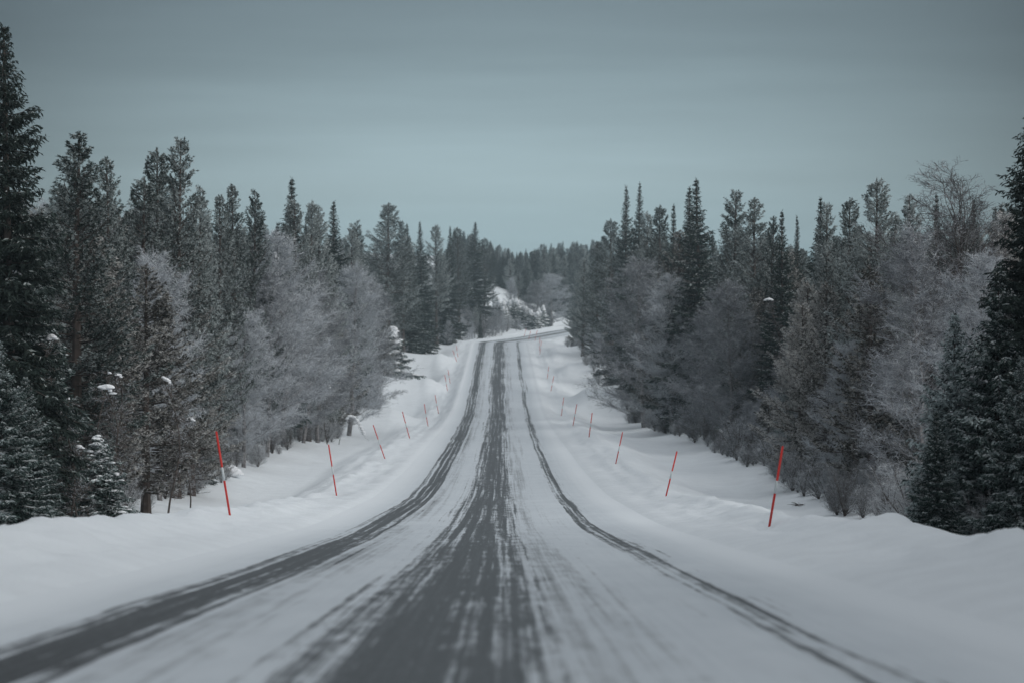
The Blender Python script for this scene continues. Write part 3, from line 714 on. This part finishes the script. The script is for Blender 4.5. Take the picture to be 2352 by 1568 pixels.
for i in range(42):
    yy = rnd.uniform(497, 522); px = rnd.uniform(1135, 1275); x = (px-1176)/F*yy
    if float(xroad(yy))-x < 8.5: continue
    FILL.append((plant('spruce_plastered', x, yy, rnd.uniform(2.2, 5.5), 'young snow-covered spruce on the bank behind the bend', 'young snow-covered spruces behind the bend', rnd.uniform(.9, 1.2)), 'spruce_snowy', 2, 0, px, yy))

# unseen trees added beside and behind the camera to shade the near road
for sd in (-1, 1):
    for off, k in ((.5, 0), (4.5, 1), (9, 2), (14, 3)):
        y = -40.0 + k*1.3
        while y < 47:
            y += rnd.uniform(3.2, 5.0); x = float(xroad(y)) + sd*(11.5+off+rnd.uniform(-.8, .8)+(1.5 if sd < 0 else 0))
            if y > 5 and (abs(x)-6.0)/y < .215: continue
            FILL.append((plant(rnd.choice(['spruce', 'spruce', 'birch']), x, y, rnd.uniform(13, 18), 'tree', 'unseen trees added to shade the nearest road', rnd.uniform(.85, 1.1)), 'near', 3, sd, x, y))
# a label of its own for every tree of the woods
ORD = 'first second third fourth fifth sixth seventh eighth ninth tenth eleventh twelfth thirteenth fourteenth fifteenth sixteenth seventeenth eighteenth nineteenth twentieth'.split()
TENS = {20: 'twenty', 30: 'thirty', 40: 'forty', 50: 'fifty', 60: 'sixty', 70: 'seventy', 80: 'eighty', 90: 'ninety', 100: 'hundred'}
def ordn(n): return ORD[n] if n < 20 else '%dth' % (n+1) if n > 97 else (TENS[(n+1)//10*10]+('-'+ORD[(n+1) % 10-1] if (n+1) % 10 else 'th')).replace('tyth', 'tieth')
LOOK = {'pine': 'frost-dusted pine', 'spruce': 'dark spruce', 'pine_brown': 'brownish frosted pine', 'birch': 'bare frosted birch', 'spruce_rimed': 'rimed spruce', 'bush': 'bare willow bush', 'near': 'added shade tree', 'spruce_snowy': 'small snowy spruce'}
PD = {-1: [55, 91, 130, 166, 208, 245, 287, 345], 1: [49, 81, 118, 155, 191, 238, 282, 306]}
cells = {}
for e, kd, sd, off, px, yy in FILL:
    if e is None: continue
    if sd == 0: key = (kd, 'on the far ridge')
    elif sd == 2: key = (kd, 'on the bank behind the bend')
    elif sd == 3: key = ('near', '%s of the nearest stretch of road, outside the picture' % ('left' if off < 0 else 'right'))
    elif yy > 404: key = (kd, 'beyond the crest')
    else:
        j = int(np.argmin([abs(yy-p) for p in PD[sd]]))
        key = (kd, '%s level with %s %s snow pole' % ('at the forest edge' if off < 5 else 'deeper in the forest', ORD[j], 'left' if sd < 0 else 'right'))
    cells.setdefault(key, []).append((px, e))
for (kd, pl), v in cells.items():
    v.sort(key=lambda q: q[0])
    for n, (px, e) in enumerate(v):
        e['label'] = LOOK[kd]+' '+pl + ('' if len(v) == 1 else ', leftmost there' if n == 0 else ', rightmost there' if n == len(v)-1 else ', %s from left' % ordn(n))

# ------------------------------------------------------------------ snow poles
mr_, t_, b_ = mat('pole_red'); b_.inputs['Base Color'].default_value = (.62, .035, .04, 1); b_.inputs['Roughness'].default_value = .45
n_ = nn(t_, 'ShaderNodeTexNoise'); n_.inputs['Scale'].default_value = 9
r_ = ramp_node(t_, [(.3, (.52, .035, .03)), (.7, (.70, .055, .042))], n_.outputs['Fac']); t_.links.new(r_.outputs[0], b_.inputs['Base Color'])
mw_, t2_, b2_ = mat('pole_reflector'); b2_.inputs['Base Color'].default_value = (.62, .66, .67, 1); b2_.inputs['Roughness'].default_value = .35
def cyl(r0, r1, z0, z1, m, n=12, cap=True):
    vs = []; fs = []
    for z, r in ((z0, r0), (z1, r1)):
        vs += [(r*math.cos(2*PI*i/n), r*math.sin(2*PI*i/n), z) for i in range(n)]
    fs = [(i, (i+1) % n, n+(i+1) % n, n+i) for i in range(n)]
    if cap: fs += [tuple(range(n))[::-1], tuple(range(n, 2*n))]
    return vs, fs
def pymesh(name, parts, m):
    v = []; f = []
    for vs, fs in parts:
        k = len(v); v += vs; f += [tuple(i+k for i in q) for q in fs]
    me = bpy.data.meshes.new(name); me.from_pydata(v, [], f); me.materials.append(m)
    me.polygons.foreach_set('use_smooth', [len(p.vertices) == 4 for p in me.polygons]); return me
PH = 1.8; pr = .025
pole_me = pymesh('pole', [cyl(pr, pr, -.5, PH-.02, 0), cyl(pr, pr*.5, PH-.02, PH, 0)], mr_)
band_me = pymesh('reflective_band', [cyl(pr+.003, pr+.003, PH*.41, PH*.57, 0)], mw_)
POLES = [  # base px, base row, top px, top row, label
 (-1, 528, 1195, 496, 997, 'nearest red snow pole on the left verge, tallest in the picture'),
 (-1, 773, 1148, 754, 1027, 'second red snow pole from the front on the left verge'),
 (-1, 884, 1063, 857, 985, 'third red snow pole on the left verge, leaning most'),
 (-1, 941, 1009, 924, 947, 'fourth red snow pole from the front on the left verge'),
 (-1, 983, 984, 974, 931, 'fifth red snow pole from the front on the left verge'),
 (-1, 1007.5, 955, 999, 911, 'sixth red snow pole from the front on the left verge'),
 (-1, 1028, 904, 1021, 864, 'seventh red snow pole from the front on the left verge'),
 (-1, 1034, 868, 1029, 838, 'eighth red snow pole from the front on the left verge'),
 (-1, 1049, 843, 1040, 817, 'ninth red snow pole on the left verge, tilted over'),
 (-1, 1052, 817, 1048, 791, 'farthest red snow pole on the left verge before the crest'),
 (1, 1767, 1213, 1798, 1028, 'nearest red snow pole on the right verge'),
 (1, 1529, 1148, 1555, 1042, 'second red snow pole from the front on the right verge'),
 (1, 1414, 1064, 1430, 989, 'third red snow pole from the front on the right verge'),
 (1, 1353, 1006, 1360, 951, 'fourth red snow pole from the front on the right verge'),
 (1, 1316, 984, 1325, 934, 'fifth red snow pole from the front on the right verge'),
 (1, 1289, 955, 1295, 912, 'sixth red snow pole from the front on the right verge'),
 (1, 1265.5, 903, 1272, 869, 'seventh red snow pole from the front on the right verge'),
 (1, 1257, 871, 1260.6, 843, 'eighth red snow pole from the front on the right verge'),
 (1, 1239, 834, 1240, 803, 'left pole of the close bunch below the crest on the right'),
 (1, 1240, 833, 1244, 802, 'right pole of the close bunch below the crest on the right'),
 (1, 1228.5, 796, 1234, 772, 'red snow pole on the crest where the road bends right'),
 (1, 1214, 785, 1219, 766, 'red snow pole just past the crest, right of the road'),
 (1, 1204, 783, 1208, 766, 'second red snow pole just past the crest, right of the road'),
]
for i, (sd, bx, by, tx, ty, lb) in enumerate(POLES):
    k = (bx-1176)/F; lo = 40.0
    # walk away from the camera along the picture column until the verge line of the poles is met
    ds = np.arange(40, 470, .25); xs = k*ds
    tgt = xroad(ds) + sd*np.interp(ds, [50, 400], [5.85, 6.2])
    j = int(np.argmin(np.abs(xs-tgt)[ds < 384])); d = float(ds[j])
    if bx == 1240: d -= 5
    if i >= 20: d = (412, 430, 448)[i-20]
    x = k*d
    e = bpy.data.objects.new('snow_pole', None); COL.objects.link(e); e.empty_display_size = .2
    zb = float(hgt(x, d)); e.location = (x, d, zb)
    L = math.hypot(tx-bx, ty-by)*d/F; e.scale = (1, 1, min(max(L, 1.55), 1.95)/PH)
    if d > 150: e.scale = (1.15, 1.15, e.scale[2])
    e.rotation_euler = (rnd.uniform(-.03, .03), math.atan2(tx-bx, by-ty), rnd.uniform(-.02, .02))
    tag(e, lb, 'snow pole', 'red snow poles along the road')
    link('pole', pole_me, e); link('reflective_band', band_me, e)
    print('pole', lb, 'd %.0f base row %.0f want %.0f' % (d, 784-zb/d*F, by))

# ------------------------------------------------------------------ lumps of snow caught in the trees, bent saplings
def cap_geo(g, r, tilt, rng, long):
    """irregular load of snow: overlapping rounded lumps, flatter below"""
    n = 3 + int(long*4)
    for k in range(n):
        f = (k/(n-1)-.5)*2
        c = np.array([f*r*(.35+.75*long), rng.normal(0, .12)*r, r*.35*(1-abs(f))+rng.normal(0, .06)*r - f*math.tan(tilt)*r*(.35+.75*long)])
        lump(g, c, r*rng.uniform(.6, .85)*(1-.35*abs(f)), 0, rng, 18, 12)
def capped_sapling(px, py, d, r, long, tilt, lb, seed):
    rng = np.random.default_rng(seed); x = (px-1176)/F*d; zt = (784-py)/F*d; zb = float(hgt(x, d)); hh = zt-zb
    e = bpy.data.objects.new('capped_sapling', None); COL.objects.link(e); e.location = (x, d, zb)
    tag(e, lb, 'sapling', 'saplings capped with snow')
    g = Geo(); t_ = np.linspace(0, 1, 9)
    P = np.stack([np.sin(t_*4.2+seed)*.10*hh*t_, np.cos(t_*3.7+seed)*.08*hh*t_, t_*hh-.1*(t_ == 0)], 1); P[:, :2] -= P[-1, :2]*t_[:, None]
    g.tube(P, np.linspace(.012+.006*hh, .01, 9), 0, 5)
    for k in range(int(16+hh*16)):
        f = rng.uniform(.15, .99); c = np.array([np.interp(f, t_, P[:, q]) for q in range(3)]); a = rng.uniform(0, 6.28)
        L = rng.uniform(.25, .8)*(1.15-f*.6); dd = unit(np.array([math.cos(a), math.sin(a), rng.uniform(-.25, .6)])); m1 = c+dd*L*.6; m2 = m1+unit(dd+rng.normal(0, .3, 3))*L*.5
        g.ribbons(np.stack([c, m1]), np.stack([m1, m2]), .016, .010, 0, rng)
        C = c+(m2-c)*rng.uniform(.2, 1, (14, 1)); g.blades(C, unit(dd+rng.normal(0, .8, (14, 3))), rng.uniform(.06, .2, 14), .018, np.where(rng.random(14) < .35, 1, 0), rng)
    for sg in (-1, 1):      # the bent twigs that carry the load
        q0 = P[-2]; q1 = np.array([sg*r*(.5+.6*long), 0, hh-sg*math.tan(tilt)*r*.8-.3*r]); g.tube(np.stack([q0, (q0+q1)/2+np.array([0, 0, .1*r]), q1]), [.014, .012, .006], 0, 4)
    link('stem', g.mesh('sapling_stem', [M_BARK, M_BIRCH]), e)
    c = Geo(); cap_geo(c, r, tilt, rng, long); me = c.mesh('snow_cap', [CLUMP])
    me.polygons.foreach_set('use_smooth', [False]*len(me.polygons))
    o = link('snow_cap', me, e); o.location = (0, 0, hh); o.rotation_euler = (0, 0, rng.uniform(-.5, .5))
for i, a in enumerate([
 (121, 779, 64.5, .15, .3, 0, 'bare sapling topped with a round grey snow cap among the left edge spruces'),
 (251, 857, 70.5, .07, 0, 0, 'thin sapling with a small snow ball above the biggest snow cap'),
 (273, 863, 71, .10, .5, .3, 'thin sapling with an oval snow cap just right of the small snow ball'),
 (246, 896, 69.5, .19, .7, .5, 'sapling under the biggest snow cap, a slanting white hood in the left trees'),
 (384, 875, 86, .15, .9, .7, 'sapling under a slanting oblong snow cap before the brownish pine'),
 (157, 916, 65.5, .06, 0, 0, 'thin sapling with a tiny snow ball between left edge and biggest snow cap'),
 (437, 964, 93, .17, .6, .2, 'sapling with a smooth white snow cap left of the nearest pole'),
 (183, 1029, 65.5, .14, .3, 0, 'low sapling with a greyish snow cap in the left foreground trees'),
 (752, 887, 172, .22, .6, .4, 'sapling with a snow cap on the frosted bushes right of the mauve birch'),
 (668, 800, 158, .2, .3, 0, 'tall sapling with a snow cap before the large mauve birch'),
 (1765, 690, 141, .2, .8, 0, 'tall sapling with the only snow cap in the right forest'),
]): capped_sapling(*a, seed=40+i)
LM = []
for sd_ in (3, 5):
    rng = np.random.default_rng(sd_); c = Geo()
    for k in range(9):
        a = rng.uniform(0, 6.28); rr_ = rng.uniform(0, .7); lump(c, np.array([math.cos(a)*rr_, math.sin(a)*rr_, .25*(1-rr_)]), rng.uniform(.45, .75), 0, rng, 20, 12)
    LM.append(c.mesh('snow_mound', [CLUMP]))
for i, (px, py, d, r, lb) in enumerate([(516, 1075, 120, .55, 'snow mound behind the nearest left pole, left of two'), (533, 1078, 119, .48, 'snow mound behind the nearest left pole, right of two'),
        (250, 1180, 67, .45, 'rounded snow mound at the foot of the small snow-bent spruce'), (190, 1192, 66, .38, 'low snow mound under the left foreground spruces')]):
    o = link('snow_mound', LM[i % 2]); x = (px-1176)/F*d
    o.location = (x, d, float(hgt(x, d))+.05); o.scale = (r*1.2, r, r*1.1)
    tag(o, lb, 'snow mound', 'snow mounds at the forest edge')

def arch(name, px0, py, d, dx, hh, seed, lb, snow=True):
    """sapling bent over by its load"""
    rng = np.random.default_rng(seed); g = Geo(); sn = Geo()
    s = np.linspace(0, 1, 16)
    P = np.stack([dx*s, .3*s, hh*np.sin(s**.8*PI*.93)-.1*(s == 0)], 1)
    g.tube(P, np.linspace(.035, .006, 16), 0, 6)
    for k in range(70):
        t = rng.uniform(.2, 1); c = np.array([np.interp(t, s, P[:, i]) for i in range(3)])
        dd = unit(np.array([np.sign(dx)*.5, 0, -.7])+rng.normal(0, .5, 3)); l = rng.uniform(.2, .7)
        g.ribbons(np.stack([c, c+dd*l*.5]), np.stack([c+dd*l*.5, c+unit(dd+rng.normal(0, .3, 3))*l]), .02, .01, 0, rng)
    if snow:
        for k in range(26):
            t = rng.uniform(.25, .98); c = np.array([np.interp(t, s, P[:, i]) for i in range(3)])
            lump(sn, c+np.array([0, 0, .05]), rng.uniform(.08, .2), 0, rng, 9, 6)
    x = (px0-1176)/F*d
    e = bpy.data.objects.new(name, None); COL.objects.link(e); e.location = (x, d, float(hgt(x, d)))
    tag(e, lb, 'sapling')
    link('stem', g.mesh('bent_stem', [M_BUSH]), e)
    if snow: link('snow_load', sn.mesh('snow_load', [CLUMP]), e)
arch('bent_sapling', 778, 0, 182, 2.0, 2.1, 3, 'sapling arched over the left verge under a thick load of snow')
arch('bent_sapling', 2035, 0, 66, -1.1, .45, 4, 'bare sapling bowed down onto the snow before the right forest', False)
arch('bent_sapling', 2085, 0, 60, -.8, .4, 9, 'thin bare twig arch beside the rimed spruces on the right', False)
# a twig lying on the snow
g = Geo(); rng = np.random.default_rng(8)
for k in range(26):
    a = rng.uniform(0, 2*PI); c = rng.normal(0, .08, 3); c[2] = abs(c[2])*.6
    dd = np.array([math.cos(a), math.sin(a)*.6, rng.uniform(.0, .5)]); l = rng.uniform(.1, .3)
    g.tube(np.stack([c, c+dd*l*.5, c+dd*l+np.array([0, 0, -.03])]), [.009, .007, .003], 0, 4)
tw_ = link('fallen_twig', g.mesh('twig', [M_BARK])); x = (1835-1176)/F*88
tw_.location = (x, 88, float(hgt(x, 88))+.02); tag(tw_, 'small dark twig lying on the snow right of the nearest right pole', 'twig')

# ------------------------------------------------------------------ haze
hm = bpy.data.materials.new('haze'); hm.use_nodes = True; t = hm.node_tree; t.nodes.clear()
o_ = nn(t, 'ShaderNodeOutputMaterial'); v_ = nn(t, 'ShaderNodeVolumePrincipled')
v_.inputs['Color'].default_value = (.74, .92, 1.0, 1); v_.inputs['Density'].default_value = .00048; v_.inputs['Anisotropy'].default_value = .2
t.links.new(v_.outputs[0], o_.inputs['Volume'])
zs = gm.vertices; zz = np.empty(len(zs)*3, dtype=np.float32); zs.foreach_get('co', zz); zz = zz.reshape(-1, 3)
lo = zz.min(0)-1; hi = zz.max(0)+1; hi[2] = max(hi[2], 34)+1
v = [(x, y, z) for x in (lo[0], hi[0]) for y in (lo[1], hi[1]) for z in (lo[2], hi[2])]
f = [(0, 1, 3, 2), (4, 6, 7, 5), (0, 4, 5, 1), (2, 3, 7, 6), (0, 2, 6, 4), (1, 5, 7, 3)]
me = bpy.data.meshes.new('haze'); me.from_pydata([tuple(float(c) for c in q) for q in v], [], f); me.materials.append(hm)
tag(link('haze', me), 'thin cold haze hanging over road and forest', None, None, 'stuff')
print('trees', len(TREES), 'objects', len(bpy.data.objects))
